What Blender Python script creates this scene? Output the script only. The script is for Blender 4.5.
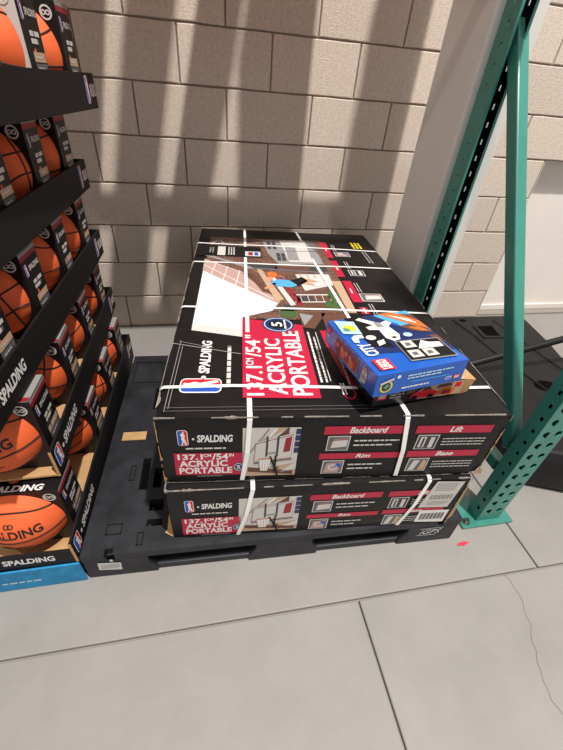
import bpy, bmesh, math, random
from mathutils import Vector, Matrix, Euler
random.seed(7)
scene = bpy.context.scene
for o in list(bpy.data.objects): bpy.data.objects.remove(o)
COL = scene.collection
R = math.radians

# ------------------------------------------------------------------ camera
F, CX, CY = 368.31, 278.36, 377.26
cd = bpy.data.cameras.new('camera'); cam = bpy.data.objects.new('camera', cd); COL.objects.link(cam)
cd.sensor_fit = 'VERTICAL'; cd.sensor_height = 24.0; cd.lens = F / 750 * 24.0
cd.shift_x = (281.5 - CX) / 750; cd.shift_y = (CY - 375) / 750
cd.clip_start = .02; cd.clip_end = 100
rt = Vector((0.981817, -0.176500, 0.069877)); dn = Vector((-0.054930, -0.616513, -0.785426)); fw = Vector((0.181708, 0.767306, -0.614999))
M = Matrix((rt, -dn, -fw)).transposed().to_4x4(); M.translation = Vector((0.060, -2.133, 1.233))
cam.matrix_world = M
scene.camera = cam
# ------------------------------------------------------------------ world, lamps, exposure
wd = bpy.data.worlds.new('warehouse_air'); scene.world = wd; wd.use_nodes = True
bg = wd.node_tree.nodes['Background']; bg.inputs[0].default_value = (1.0, .965, .93, 1); bg.inputs[1].default_value = .46
def lamp(name, loc, target, size, power, col=(1, .95, .89)):
    l = bpy.data.lights.new(name, 'AREA'); l.shape = 'DISK'; l.size = size; l.energy = power; l.color = col
    o = bpy.data.objects.new(name, l); COL.objects.link(o); o.location = loc
    o.rotation_euler = (Vector(target) - Vector(loc)).to_track_quat('-Z', 'Y').to_euler()
    return o
lamp('high_bay_lamp', (1.64, -3.4, 8.5), (.6, -1.0, 0), .20, 1010)
lamp('high_bay_lamp.001', (-1.15, -3.9, 8.0), (.3, -1.2, 0), .30, 120)
vs = scene.view_settings
vs.view_transform = 'Standard'; vs.look = 'None'; vs.exposure = 0.0; vs.gamma = 1.0; vs.use_curve_mapping = False

# ------------------------------------------------------------------ materials
def lin(h):
    h = h.lstrip('#'); c = [int(h[i:i + 2], 16) / 255 for i in (0, 2, 4)]
    return tuple(x / 12.92 if x <= .04045 else ((x + .055) / 1.055) ** 2.4 for x in c) + (1,)
MATS = {}
def mat(name, col, rough=.5, metal=0, var=0, scale=12, bump=0, bscale=150, objvar=0, col2=None, spec=.5, coat=0):
    m = bpy.data.materials.new(name); m.use_nodes = True; MATS[name] = m
    nt = m.node_tree; N = nt.nodes; L = nt.links; b = N['Principled BSDF']
    b.inputs['Roughness'].default_value = rough; b.inputs['Metallic'].default_value = metal
    b.inputs['Specular IOR Level'].default_value = spec; b.inputs['Coat Weight'].default_value = coat
    c = lin(col); b.inputs['Base Color'].default_value = c
    tc = N.new('ShaderNodeTexCoord'); out = None
    if var or col2:
        nz = N.new('ShaderNodeTexNoise'); nz.inputs['Scale'].default_value = scale; nz.inputs['Detail'].default_value = 6; nz.inputs['Roughness'].default_value = .65
        L.new(tc.outputs['Object'], nz.inputs['Vector'])
        rp = N.new('ShaderNodeValToRGB'); rp.color_ramp.elements[0].position = .33; rp.color_ramp.elements[1].position = .67
        a, d = (lin(col2), c) if col2 else (tuple(x * (1 - var) for x in c[:3]) + (1,), tuple(min(1, x * (1 + var)) for x in c[:3]) + (1,))
        rp.color_ramp.elements[0].color = a; rp.color_ramp.elements[1].color = d
        L.new(nz.outputs['Fac'], rp.inputs['Fac']); out = rp.outputs['Color']
    if objvar:
        oi = N.new('ShaderNodeObjectInfo'); mr = N.new('ShaderNodeMapRange'); hs = N.new('ShaderNodeHueSaturation')
        mr.inputs['To Min'].default_value = 1 - objvar; mr.inputs['To Max'].default_value = 1 + objvar
        L.new(oi.outputs['Random'], mr.inputs['Value']); L.new(mr.outputs[0], hs.inputs['Value'])
        if out: L.new(out, hs.inputs['Color'])
        else: hs.inputs['Color'].default_value = c
        out = hs.outputs['Color']
    if out: L.new(out, b.inputs['Base Color'])
    if bump:
        n2 = N.new('ShaderNodeTexNoise'); n2.inputs['Scale'].default_value = bscale; n2.inputs['Detail'].default_value = 4
        L.new(tc.outputs['Object'], n2.inputs['Vector'])
        bp = N.new('ShaderNodeBump'); bp.inputs['Strength'].default_value = bump; bp.inputs['Distance'].default_value = .004
        L.new(n2.outputs['Fac'], bp.inputs['Height']); L.new(bp.outputs['Normal'], b.inputs['Normal'])
    return m
mat('block', 'cdbfb2', .95, var=.13, scale=75, bump=.7, bscale=170, objvar=.05)
mat('mortar', '8e8074', .95, var=.12, scale=40, bump=.6, bscale=200)
mat('concrete', '8b8885', .62, var=.07, scale=5, bump=.12, bscale=220)
mat('joint', '8c867e', .9)
mat('crackline', '6e6963', .9)
mat('white_paint', 'd8d5d1', .55, var=.03, scale=4)
mat('door_white', 'e3ddd6', .6, var=.03, scale=3)
mat('green', '3c8276', .30, var=.10, scale=9, bump=.05, bscale=60, coat=.2)
mat('plastic', '161617', .5, var=.3, scale=14, bump=.12, bscale=260, spec=.3)
mat('pallet_plastic', '17181c', .5, bump=.15, bscale=200, col2='2c2d33', scale=9, spec=.35)
mat('slot_dark', '070708', .9, spec=.05)  # near-black, stands for shade in the hollow posts and tank openings
mat('carton_black', '131112', .45, spec=.3, var=.25, scale=20, bump=.08, bscale=60)
mat('cardboard', 'b58f62', .85, var=.12, scale=40, bump=.2, bscale=200)
mat('cardboard_dark', '8d6b46', .85, var=.15, scale=30)
mat('scuff', '7d766f', .9, var=.3, scale=60)
mat('strap', 'f2f1ee', .4)
mat('white', 'e0dedc', .5); mat('offwhite', 'c6c3bf', .55); mat('grey', '8c8a8a', .55); mat('darkgrey', '3a3a3c', .55); mat('midgrey', '626064', .55)
mat('black', '0f0e0f', .5, spec=.3); mat('red', 'b4163a', .42); mat('darkred', '8f1c2c', .5); mat('blue', '1f4fae', .4); mat('navy', '15275c', .4)
mat('tan', 'b89a80', .6); mat('brown', '5e3d2f', .6); mat('pink', 'b3938c', .6); mat('skyblue', '4fa3d8', .5); mat('leafgreen', '3c5a2c', .6)
mat('green_row', '4f8f5c', .5); mat('yellow', 'd9c22b', .5); mat('orange_print', 'c9692f', .5); mat('skin', 'c98f70', .6); mat('paleblue', 'a9c8dc', .5)
mat('toy_blue', '1557b4', .3, coat=.3); mat('toy_black', '141214', .35, coat=.2)
mat('logo_red', 'd8202c', .35)
mat('tray_black', '151314', .6, spec=.25, var=.15, scale=30)
mat('ball', 'e4622f', .6, var=.06, scale=30, bump=.35, bscale=900)
mat('ball_black', '1a1210', .6)
mat('blue_paint', '1f8fc4', .7, col2='176f9e', scale=18, bump=.3, bscale=80)
mat('steel', '9a9a98', .3, metal=1)
mat('added_beam_paint', 'c9772a', .45)
mat('redscrap', 'c4264a', .6)
def brickmat(name, c1, c2, mo, sc):
    m = mat(name, c1, .5); nt = m.node_tree; b = nt.nodes['Principled BSDF']
    t = nt.nodes.new('ShaderNodeTexBrick'); tc = nt.nodes['Texture Coordinate']
    t.inputs['Color1'].default_value = lin(c1); t.inputs['Color2'].default_value = lin(c2); t.inputs['Mortar'].default_value = lin(mo)
    t.inputs['Scale'].default_value = sc; t.inputs['Mortar Size'].default_value = .012
    nt.links.new(tc.outputs['Object'], t.inputs['Vector']); nt.links.new(t.outputs['Color'], b.inputs['Base Color'])
brickmat('brick_print', '6f4a3d', '4b3129', '8d7468', 15)

# ------------------------------------------------------------------ mesh helpers
def E_(name, loc=(0, 0, 0), rz=0, rot=None):
    o = bpy.data.objects.new(name, None); COL.objects.link(o); o.empty_display_size = .05
    o.location = loc; o.rotation_euler = rot if rot else (0, 0, rz); return o
def tag(o, label, cat, group=None, kind=None):
    if label: o['label'] = label
    if cat: o['category'] = cat
    if group: o['group'] = group
    if kind: o['kind'] = kind
    return o
class MB:
    def __init__(s): s.v = []; s.f = []; s.m = []; s.names = []
    def mi(s, m):
        if m not in s.names: s.names.append(m)
        return s.names.index(m)
    def add(s, vs, fs, m):
        b = len(s.v); s.v += [tuple(v) for v in vs]; k = s.mi(m)
        for f in fs: s.f.append([i + b for i in f]); s.m.append(k)
    def box(s, x0, y0, z0, x1, y1, z1, m, X=None):
        v = [(x, y, z) for z in (z0, z1) for y in (y0, y1) for x in (x0, x1)]
        if X: v = [X @ Vector(q) for q in v]
        s.add(v, [(0, 2, 3, 1), (4, 5, 7, 6), (0, 1, 5, 4), (2, 6, 7, 3), (0, 4, 6, 2), (1, 3, 7, 5)], m)
    def prism(s, pts, z0, z1, m, X=None):
        n = len(pts); v = [(p[0], p[1], z0) for p in pts] + [(p[0], p[1], z1) for p in pts]
        if X: v = [X @ Vector(q) for q in v]
        s.add(v, [tuple(range(n - 1, -1, -1)), tuple(range(n, 2 * n))] + [(i, (i + 1) % n, n + (i + 1) % n, n + i) for i in range(n)], m)
    def tube(s, pts, r, m, n=8, closed=False, flat=None):
        pts = [Vector(p) for p in pts]; k = len(pts); b = []
        up = Vector((0, 0, 1))
        for i, p in enumerate(pts):
            a = pts[(i - 1) % k] if (closed or i) else p; c = pts[(i + 1) % k] if (closed or i < k - 1) else p
            t = (c - a).normalized(); q = t.cross(up) if abs(t.dot(up)) < .95 else t.cross(Vector((1, 0, 0)))
            q.normalize(); w = q.cross(t)
            for j in range(n):
                an = 2 * math.pi * j / n; b.append(p + q * (r * math.cos(an)) + w * (r * math.sin(an)))
        fs = []
        for i in range(k if closed else k - 1):
            for j in range(n):
                fs.append((i * n + j, i * n + (j + 1) % n, ((i + 1) % k) * n + (j + 1) % n, ((i + 1) % k) * n + j))
        if not closed: fs += [tuple(range(n - 1, -1, -1)), tuple(range((k - 1) * n, k * n))]
        s.add(b, fs, m)
    def build(s, name, parent=None, smooth=False, bevel=0, seg=2):
        me = bpy.data.meshes.new(name); me.from_pydata(s.v, [], s.f)
        for n in s.names: me.materials.append(MATS[n])
        me.polygons.foreach_set('material_index', s.m)
        if smooth: me.polygons.foreach_set('use_smooth', [True] * len(me.polygons))
        me.update()
        if bevel:
            bm = bmesh.new(); bm.from_mesh(me)
            bmesh.ops.remove_doubles(bm, verts=bm.verts, dist=1e-6)
            bmesh.ops.bevel(bm, geom=[e for e in bm.edges if len(e.link_faces) == 2 and e.calc_face_angle(0) > .5], offset=bevel, segments=seg, affect='EDGES', profile=.5)
            bm.to_mesh(me); bm.free()
        o = bpy.data.objects.new(name, me); COL.objects.link(o)
        if parent: o.parent = parent
        return o
TXT = {}
def textmesh(s, bold=.02, shear=0):
    k = (s, bold, shear)
    if k not in TXT:
        c = bpy.data.curves.new('t', 'FONT'); c.body = s; c.offset = bold; c.shear = shear; c.resolution_u = 3; c.size = 1
        o = bpy.data.objects.new('t', c); COL.objects.link(o)
        dg = bpy.context.evaluated_depsgraph_get(); me = bpy.data.meshes.new_from_object(o.evaluated_get(dg))
        v = [(a.co.x, a.co.y) for a in me.vertices]; f = [tuple(p.vertices) for p in me.polygons]
        bpy.data.objects.remove(o); bpy.data.curves.remove(c); bpy.data.meshes.remove(me)
        x0 = min(a for a, b in v); x1 = max(a for a, b in v); y0 = min(b for a, b in v); y1 = max(b for a, b in v)
        TXT[k] = ([((a - x0) / (x1 - x0), (b - y0) / (y1 - y0)) for a, b in v], f)
    return TXT[k]
class Face:
    """print area on a flat panel: O origin, U right, V up, N outwards (local to the root)"""
    def __init__(s, O, U, V, N): s.O = Vector(O); s.U = Vector(U); s.V = Vector(V); s.N = Vector(N)
    def P(s, u, v, k=0): return s.O + s.U * u + s.V * v + s.N * (.0012 + .0005 * k)
    def poly(s, mb, pts, m, k=0): mb.add([s.P(u, v, k) for u, v in pts], [tuple(range(len(pts)))], m)
    def rect(s, mb, u0, v0, u1, v1, m, k=0): s.poly(mb, [(u0, v0), (u1, v0), (u1, v1), (u0, v1)], m, k)
    def disc(s, mb, u, v, ru, rv, m, k=0, n=20): s.poly(mb, [(u + ru * math.cos(2 * math.pi * i / n), v + rv * math.sin(2 * math.pi * i / n)) for i in range(n)], m, k)
    def ring(s, mb, u, v, r0, r1, m, k=0, n=20, sy=1):
        for i in range(n):
            a = 2 * math.pi * i / n; b = 2 * math.pi * (i + 1) / n
            s.poly(mb, [(u + r * math.cos(t), v + sy * r * math.sin(t)) for r, t in ((r0, a), (r1, a), (r1, b), (r0, b))], m, k)
    def line(s, mb, a, b, w, m, k=0):
        a = Vector(a); b = Vector(b); d = (b - a).normalized(); q = Vector((-d.y, d.x)) * w / 2
        s.poly(mb, [a + q * -1, b - q, b + q, a + q], m, k)
    def text(s, mb, t, u0, v0, u1, v1, m, k=1, rot=0, bold=.02, shear=0):
        v, f = textmesh(t, bold, shear)
        if rot == 0: P = [s.P(u0 + (u1 - u0) * x, v0 + (v1 - v0) * y, k) for x, y in v]
        elif rot == 90: P = [s.P(u1 - (u1 - u0) * y, v0 + (v1 - v0) * x, k) for x, y in v]
        else: P = [s.P(u0 + (u1 - u0) * y, v1 - (v1 - v0) * x, k) for x, y in v]
        mb.add(P, f, m)
    def lines(s, mb, u0, v0, u1, v1, n, m, k=1, fill=.5, rot=0, rnd=None):
        """rows of print too small to read"""
        rg = rnd or random
        for i in range(n):
            if rot == 0:
                a = v0 + (v1 - v0) * (i + .5 - fill / 2) / n; b = v0 + (v1 - v0) * (i + .5 + fill / 2) / n; p = u0; e = u0 + (u1 - u0) * (1 if i else rg.uniform(.7, 1))
                h = b - a
                while p < e:
                    q = min(e, p + h * rg.uniform(1.5, 4)); s.rect(mb, p, a, q, b, m, k); p = q + h * .5
            else:
                a = u0 + (u1 - u0) * (i + .5 - fill / 2) / n; b = u0 + (u1 - u0) * (i + .5 + fill / 2) / n; p = v0; e = v1; h = b - a
                while p < e:
                    q = min(e, p + h * rg.uniform(1.5, 4)); s.rect(mb, a, p, b, q, m, k); p = q + h * .5
    def league_logo(s, mb, u0, v0, u1, v1, k=1, rot=0):
        """upright badge: blue left, red right, white player"""
        def T(x, y): return (u0 + (u1 - u0) * x, v0 + (v1 - v0) * y) if rot == 0 else (u1 - (u1 - u0) * y, v0 + (v1 - v0) * x)
        def rr(x0, y0, x1, y1, r, corners):
            out = []
            for cx, cy, a0, c in ((x0, y0, 180, 0), (x1, y0, 270, 1), (x1, y1, 0, 2), (x0, y1, 90, 3)):
                if c in corners:
                    ox = cx + (r if cx == x0 else -r); oy = cy + (r * .45 if cy == y0 else -r * .45)
                    for t in range(4): a = R(a0 + 30 * t); out.append((ox + r * math.cos(a), oy + r * .45 * math.sin(a)))
                else: out.append((cx, cy))
            return out
        s.poly(mb, [T(*p) for p in rr(0, 0, 1, 1, .28, (0, 1, 2, 3))], 'white', k)
        s.poly(mb, [T(*p) for p in rr(.07, .03, .5, .97, .22, (0, 3))], 'blue', k + 1)
        s.poly(mb, [T(*p) for p in rr(.5, .03, .93, .97, .22, (1, 2))], 'logo_red', k + 1)
        pl = [(.30, .06), (.46, .30), (.36, .46), (.42, .62), (.30, .70), (.34, .80), (.50, .80), (.54, .93), (.66, .90), (.64, .78), (.74, .66), (.66, .52), (.76, .34), (.86, .10), (.70, .08), (.58, .30), (.42, .06)]
        s.poly(mb, [T(*p) for p in pl], 'white', k + 2)

# ------------------------------------------------------------------ floor
fl = MB(); fl.box(-3, -5, -.06, 6, .3, -.012, 'joint'); floor = fl.build('floor'); tag(floor, None, None, kind='structure')
JY = -1.722
def slab(x0, y0, x1, y1):
    b = MB(); b.box(x0, y0, -.05, x1, y1, 0, 'concrete'); b.build('slab', floor, bevel=.004)
g = .0026
slab(-3, -5, .475 - g, JY - g); slab(.475 + g, -5, 3.2, JY - g); slab(3.2 + g, -5, 6, JY - g)
slab(-3, JY + g, 1.135 - g, .3); slab(1.135 + g, JY + g, 6, .3)
ck = MB(); rg = random.Random(3); prev = None
for i in range(26):
    t = i / 25; p = Vector((1.0 + .02 * math.sin(9 * t) + rg.uniform(-.006, .006) - .12 * t, JY - .004 - .52 * t, .0006))
    if prev is not None: ck.add([prev + Vector((-.001, 0, 0)), prev + Vector((.001, 0, 0)), p + Vector((.001, 0, 0)), p + Vector((-.001, 0, 0))], [(0, 1, 2, 3)], 'crackline')
    prev = p
ck.build('hairline_crack', floor)

# ------------------------------------------------------------------ block wall
W, LB = .2032, .4064
DX, DZ = 2.04, 5 * W
wb = MB()
wb.box(-2.5, .008, -.05, DX, .20, 2.85, 'mortar'); wb.box(DX, .008, DZ, 4.6, .20, 2.85, 'mortar'); wb.box(4.6, .008, -.05, 5.2, .2, 2.85, 'mortar')
wall = wb.build('wall_back'); tag(wall, None, None, kind='structure')
bm_cache = {}
def blockmesh(w, var):
    k = (round(w, 3), var)
    if k not in bm_cache:
        rg = random.Random(hash(k) % 1000); b = MB(); h = W - .007
        nx = 6; v = []; f = []
        pts = [(-w / 2 + w * i / nx, -h / 2 + rg.uniform(-.0012, .0012)) for i in range(nx + 1)] + [(w / 2 - w * i / nx, h / 2 + rg.uniform(-.0012, .0012)) for i in range(nx + 1)]
        n = len(pts)
        v = [(x, .02, z) for x, z in pts] + [(x, .0025, z) for x, z in pts] + [(x * (1 - .006 / w), 0, z * (1 - .006 / h)) for x, z in pts]
        f = [tuple(range(2 * n, 3 * n))] + [(a + i, a + n + i, a + n + (i + 1) % n, a + (i + 1) % n)[::-1] for a in (0, n) for i in range(n)]
        f[0] = tuple(reversed(f[0])) if False else f[0]
        b.add(v, f, 'block'); o = b.build('block'); bm_cache[k] = o.data; bpy.data.objects.remove(o)
    return bm_cache[k]
for c in range(14):
    zc = c * W + W / 2
    off = 0 if c % 2 == 0 else .5          # courses whose joints sit on whole / half modules
    i = -5
    while i < 13:
        x0 = (i + off) * LB; x1 = x0 + LB; i += 1
        a, b = x0 + .0035, x1 - .0035
        if c < 5:
            if a >= DX: continue
            b = min(b, DX)
        if b > 5.1 or b - a < .05: continue
        o = bpy.data.objects.new('block', blockmesh(b - a, (i + c) % 3)); COL.objects.link(o); o.parent = wall
        o.location = ((a + b) / 2, random.uniform(-.0008, .0008), zc)
# white recessed panel in the opening at the right
dr = tag(E_('door_1', (DX, .09, 0)), None, None, kind='structure')
b = MB(); b.box(0, 0, .012, 2.56, .03, DZ, 'door_white'); b.build('panel', dr)
b = MB(); b.box(-.0, -.08, .0, 2.56, 0, .012, 'joint'); b.build('threshold', dr)
b = MB(); b.box(0, -.018, .012, 2.56, -.001, .055, 'door_white'); b.build('kick_rail', dr, bevel=.004)
b = MB(); b.box(0, -.082, .0, .004, 0, DZ, 'block'); b.build('jamb', dr)
b = MB(); b.box(0, -.082, DZ - .004, 2.56, 0, DZ, 'block'); b.build('lintel', dr)

# ------------------------------------------------------------------ steel column
col = tag(E_('steel_column', (.993, -.672, 0)), 'white painted square steel column standing behind the green rack post', 'column')
b = MB(); b.box(0, 0, 0, .182, .286, 2.85, 'white_paint'); b.build('shaft', col, bevel=.006)
b = MB(); b.box(-.05, -.0, 0, .232, .336, .015, 'white_paint'); b.build('base_plate', col, bevel=.002)

# ------------------------------------------------------------------ rack upright frame
rack = tag(E_('pallet_rack_frame', (0, 0, 0)), 'green perforated steel rack upright frame with diagonal brace beside the cartons', 'rack')
def plate(mb, O, U, V, N, w, h, cols, pitch, hole, m, z0=.03, th=.003, inner='green'):
    """perforated sheet: one hole polygon per cell, real openings with a rim"""
    O, U, V, N = map(Vector, (O, U, V, N)); nc = len(cols); nr = int((h - z0) / pitch)
    edges = [0] + [(cols[i] + cols[i + 1]) / 2 for i in range(nc - 1)] + [w]
    P = lambda u, v, d=0: O + U * u + V * v - N * d
    mb.add([P(0, 0), P(w, 0), P(w, z0), P(0, z0)], [(0, 1, 2, 3)], m); mb.add([P(0, z0 + nr * pitch), P(w, z0 + nr * pitch), P(w, h), P(0, h)], [(0, 1, 2, 3)], m)
    for r in range(nr):
        for c in range(nc):
            a0, a1 = edges[c], edges[c + 1]; b0 = z0 + r * pitch; b1 = b0 + pitch; cu = cols[c]; cv = (b0 + b1) / 2
            sg = -1 if (nc == 2 and c == 1) else 1
            hp = [(cu + sg * x, cv + y) for x, y in hole]
            if sg < 0: hp = hp[::-1]; hp = hp[-3:] + hp[:-3]
            op = [(a1, cv), (a1, b1), (cu, b1), (a0, b1), (a0, cv), (a0, b0), (cu, b0), (a1, b0)]
            k = min(range(8), key=lambda k: sum((hp[(i + k) % 8][0] - op[i][0]) ** 2 + (hp[(i + k) % 8][1] - op[i][1]) ** 2 for i in range(8)))
            hp = [hp[(i + k) % 8] for i in range(8)]
            mb.add([P(*q) for q in op] + [P(*q) for q in hp] + [P(q[0], q[1], th) for q in hp], [(i, (i + 1) % 8, 8 + (i + 1) % 8, 8 + i) for i in range(8)], m)
            mb.add([P(*q) for q in hp] + [P(q[0], q[1], th) for q in hp], [(i, (i + 1) % 8, 8 + (i + 1) % 8, 8 + i)[::-1] for i in range(8)], inner)
TEAR = [(.0095, .003), (.007, .0095), (0, .012), (-.007, .0095), (-.0095, .003), (-.005, -.005), (0, -.013), (.005, -.005)]
TEAR = [(1.25 * x, 1.25 * y) for x, y in TEAR]
TEAR = [(x * math.cos(R(22)) - y * math.sin(R(22)), x * math.sin(R(22)) + y * math.cos(R(22))) for x, y in TEAR]
SLOT = [(.0055, 0), (.0055, .008), (0, .008), (-.0055, .008), (-.0055, 0), (-.0055, -.008), (0, -.008), (.0055, -.008)]
PH = 2.8
fx0, fx1, fy0, fy1 = 1.008, 1.104, -1.536, -1.486
p = MB()
plate(p, (fx0, fy0, .012), (1, 0, 0), (0, 0, 1), (0, -1, 0), fx1 - fx0, PH, [.030, .070], .0508, TEAR, 'green')
plate(p, (fx0, fy1, .012), (0, -1, 0), (0, 0, 1), (-1, 0, 0), fy1 - fy0, PH, [.029], .0508, SLOT, 'green')
plate(p, (fx1, fy0, .012), (0, 1, 0), (0, 0, 1), (1, 0, 0), fy1 - fy0, PH, [.021], .0508, SLOT, 'green')
p.box(fx0, fy1, .012, fx0 + .022, fy1 + .003, PH, 'green'); p.box(fx1 - .022, fy1, .012, fx1, fy1 + .003, PH, 'green')
p.box(fx0 + .004, fy1 - .002, .012, fx1 - .004, fy1 + .0, PH, 'slot_dark'); p.build('post', rack)  # dark back sheet: shade inside the hollow post put into the colour
p = MB(); p.box(.944, -1.556, 0, 1.155, -1.436, .012, 'green'); p.build('foot_plate', rack, bevel=.002)
for bx, by in ((.966, -1.535), (1.132, -1.452)):
    p = MB(); p.tube([(bx, by, .012), (bx, by, .030)], .009, 'steel', 6); p.tube([(bx, by, .012), (bx, by, .016)], .014, 'steel', 10); p.build('anchor_bolt', rack)
rx0, rx1, ry0, ry1 = 1.008, 1.062, -.768, -.692
p = MB()
plate(p, (rx0, ry1, .012), (0, -1, 0), (0, 0, 1), (-1, 0, 0), ry1 - ry0, PH, [.04], .0508, SLOT, 'green')
plate(p, (rx1, ry0, .012), (0, 1, 0), (0, 0, 1), (1, 0, 0), ry1 - ry0, PH, [.04], .0508, SLOT, 'green')
plate(p, (rx0, ry1, .012), (1, 0, 0), (0, 0, 1), (0, -1, 0), rx1 - rx0, PH, [.027], .0508, SLOT, 'green')
plate(p, (rx0 + .004, ry0, .012), (0, 1, 0), (0, 0, 1), (1, 0, 0), ry1 - ry0 - .004, PH, [.036], .0508, SLOT, 'slot_dark')  # this and the next two: added liners, the post's inner shade as colour
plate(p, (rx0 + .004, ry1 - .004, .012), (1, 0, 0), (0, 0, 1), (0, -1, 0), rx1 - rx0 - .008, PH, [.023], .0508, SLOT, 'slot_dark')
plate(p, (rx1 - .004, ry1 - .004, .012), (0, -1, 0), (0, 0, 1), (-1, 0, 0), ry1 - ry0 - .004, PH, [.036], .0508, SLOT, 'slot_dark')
p.box(rx0, ry0 - .002, .012, rx0 + .009, ry0, PH, 'green'); p.box(rx1 - .009, ry0 - .002, .012, rx1, ry0, PH, 'green')
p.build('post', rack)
p = MB(); p.box(.96, -.80, 0, 1.11, -.675, .012, 'green'); p.build('foot_plate', rack, bevel=.002)
def brace(a, b, w=.046, d=.040):
    a, b = Vector(a), Vector(b); t = (b - a); L = t.length; q = t.to_track_quat('Z', 'X').to_matrix().to_4x4(); q.translation = a
    m = MB(); m.box(-w / 2, -d / 2, 0, w / 2, d / 2, L, 'green', q); return m.build('brace', rack, bevel=.005)
brace((1.056, -1.46, .325), (1.056, -.715, 1.445)); brace((1.056, -.76, .235), (1.056, -1.46, .235)); brace((1.056, -.76, 1.55), (1.056, -1.46, 2.4))

# ------------------------------------------------------------------ unseen beams and cartons, added above the view to shade the wall
rb = None
for yy in (-.655, -.425):
    m = MB(); m.box(-1.60, yy, 1.58, .985, yy + .035, 1.66, 'added_beam_paint'); o = m.build('added_beam', None, bevel=.004)
    tag(o, 'added orange shading beam %s above the basketball cartons' % ('on the aisle side' if yy < -.5 else 'on the wall side'), 'beam')
def added_carton(x, w, d, h, tilt, label):  # added out of view to cut the wall light into strips
    o = E_('added_carton', (x, -.525, 1.66), rot=(0, R(tilt), 0))          # x is the lower right corner
    m2 = MB(); m2.box(-w, -d / 2, 0, 0, d / 2, h, 'cardboard'); m2.build('body', o, bevel=.003)
    m2 = MB(); m2.box(-w, -.03, h, 0, .03, h + .0006, 'tan'); m2.build('tape', o)
    tag(o, label, 'carton')
added_carton(.712, .190, .27, 1.05, 0, 'added brown shading carton standing upright on the added beams nearest the column')
for i, (x, w) in enumerate([(.265, .145), (.045, .16), (-.185, .15), (-.415, .16), (-.65, .16)]):
    added_carton(x, w, .24, .98, 13.5, 'added slim shading carton leaning on the added beams, %s leaning one from the column' % ['first', 'second', 'third', 'fourth', 'fifth'][i])
added_carton(-.88, .55, .27, .90, 0, 'added wide shading carton on the added beams left of the leaning cartons')

# ------------------------------------------------------------------ black plastic pallet
PX, PY, PA, PZ = -.3407, -1.5368, -.0352, .1277
pal = tag(E_('plastic_pallet', (PX, PY, 0), PA), 'black plastic pallet carrying the two basketball hoop cartons', 'pallet')
def deck(xs, ys, holes, z0, z1, m):
    b = MB()
    def hole(x, y): return any(h[0] < x < h[2] and h[1] < y < h[3] for h in holes)
    nx, ny = len(xs) - 1, len(ys) - 1
    solid = [[not hole((xs[i] + xs[i + 1]) / 2, (ys[j] + ys[j + 1]) / 2) for j in range(ny)] for i in range(nx)]
    S = lambda i, j: 0 <= i < nx and 0 <= j < ny and solid[i][j]
    for i in range(nx):
        for j in range(ny):
            if not solid[i][j]: continue
            a, c, d, e = xs[i], ys[j], xs[i + 1], ys[j + 1]
            b.add([(a, c, z1), (d, c, z1), (d, e, z1), (a, e, z1)], [(0, 1, 2, 3)], m); b.add([(a, c, z0), (d, c, z0), (d, e, z0), (a, e, z0)], [(3, 2, 1, 0)], m)
            for (di, dj, p0, p1) in ((-1, 0, (a, e), (a, c)), (1, 0, (d, c), (d, e)), (0, -1, (a, c), (d, c)), (0, 1, (d, e), (a, e))):
                if not S(i + di, j + dj): b.add([(*p0, z0), (*p1, z0), (*p1, z1), (*p0, z1)], [(0, 1, 2, 3)], m)
    return b
PWd, PDp = 1.219, 1.016
holes = [(.132, .218, .160, .354), (.178, .222, .206, .306), (.176, .134, .222, .176), (.176, .08, .222, .104), (.066, 0, .090, .02), (.132, .62, .160, .76), (.178, .66, .206, .74)]
holes += [(PWd - h[2], h[1], PWd - h[0], h[3]) for h in holes]
for cx in (.33, .43, .53, .66, .76, .86): holes += [(cx - .03, .1, cx + .03, .3), (cx - .03, .4, cx + .03, .6), (cx - .03, .7, cx + .03, .9)]
xs = sorted({0, PWd} | {h[i] for h in holes for i in (0, 2)}); ys = sorted({0, PDp} | {h[i] for h in holes for i in (1, 3)})
deck(xs, ys, holes, .098, PZ, 'pallet_plastic').build('deck', pal)
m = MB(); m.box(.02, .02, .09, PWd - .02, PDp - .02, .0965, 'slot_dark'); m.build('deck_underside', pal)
for bx, (a, c) in enumerate(((0.0, .185), (.515, .70), (1.034, 1.219))):
    for (d, e) in ((0, .17), (.425, .59), (.846, 1.016)):
        m = MB(); ex = .022
        lo = [(a + .004, d), (c - .004, d), (c - .004, e), (a + .004, e)]; hi = lo
        aa = a if bx == 0 else a - ex; cc = c if bx == 2 else c + ex
        v = [(aa, d, .0), (cc, d, .0), (cc, e, .0), (aa, e, .0), (aa, d, .03), (cc, d, .03), (cc, e, .03), (aa, e, .03), (a, d + .001, .065), (c, d + .001, .065), (c, e - .001, .065), (a, e - .001, .065), (a, d + .001, .098), (c, d + .001, .098), (c, e - .001, .098), (a, e - .001, .098)]
        f = [(3, 2, 1, 0), (12, 13, 14, 15)] + [(k + i, k + (i + 1) % 4, k + 4 + (i + 1) % 4, k + 4 + i) for k in (0, 4, 8) for i in range(4)]
        m.add(v, f, 'pallet_plastic'); m.build('foot_block', pal, bevel=.003)
for d in (0.0, .425, .856):
    for a, c in ((.19, .512), (.705, 1.03)):
        m = MB(); m.box(a, d + .006, .004, c, d + .155, .030, 'pallet_plastic'); m.build('runner', pal, bevel=.004)
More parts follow.
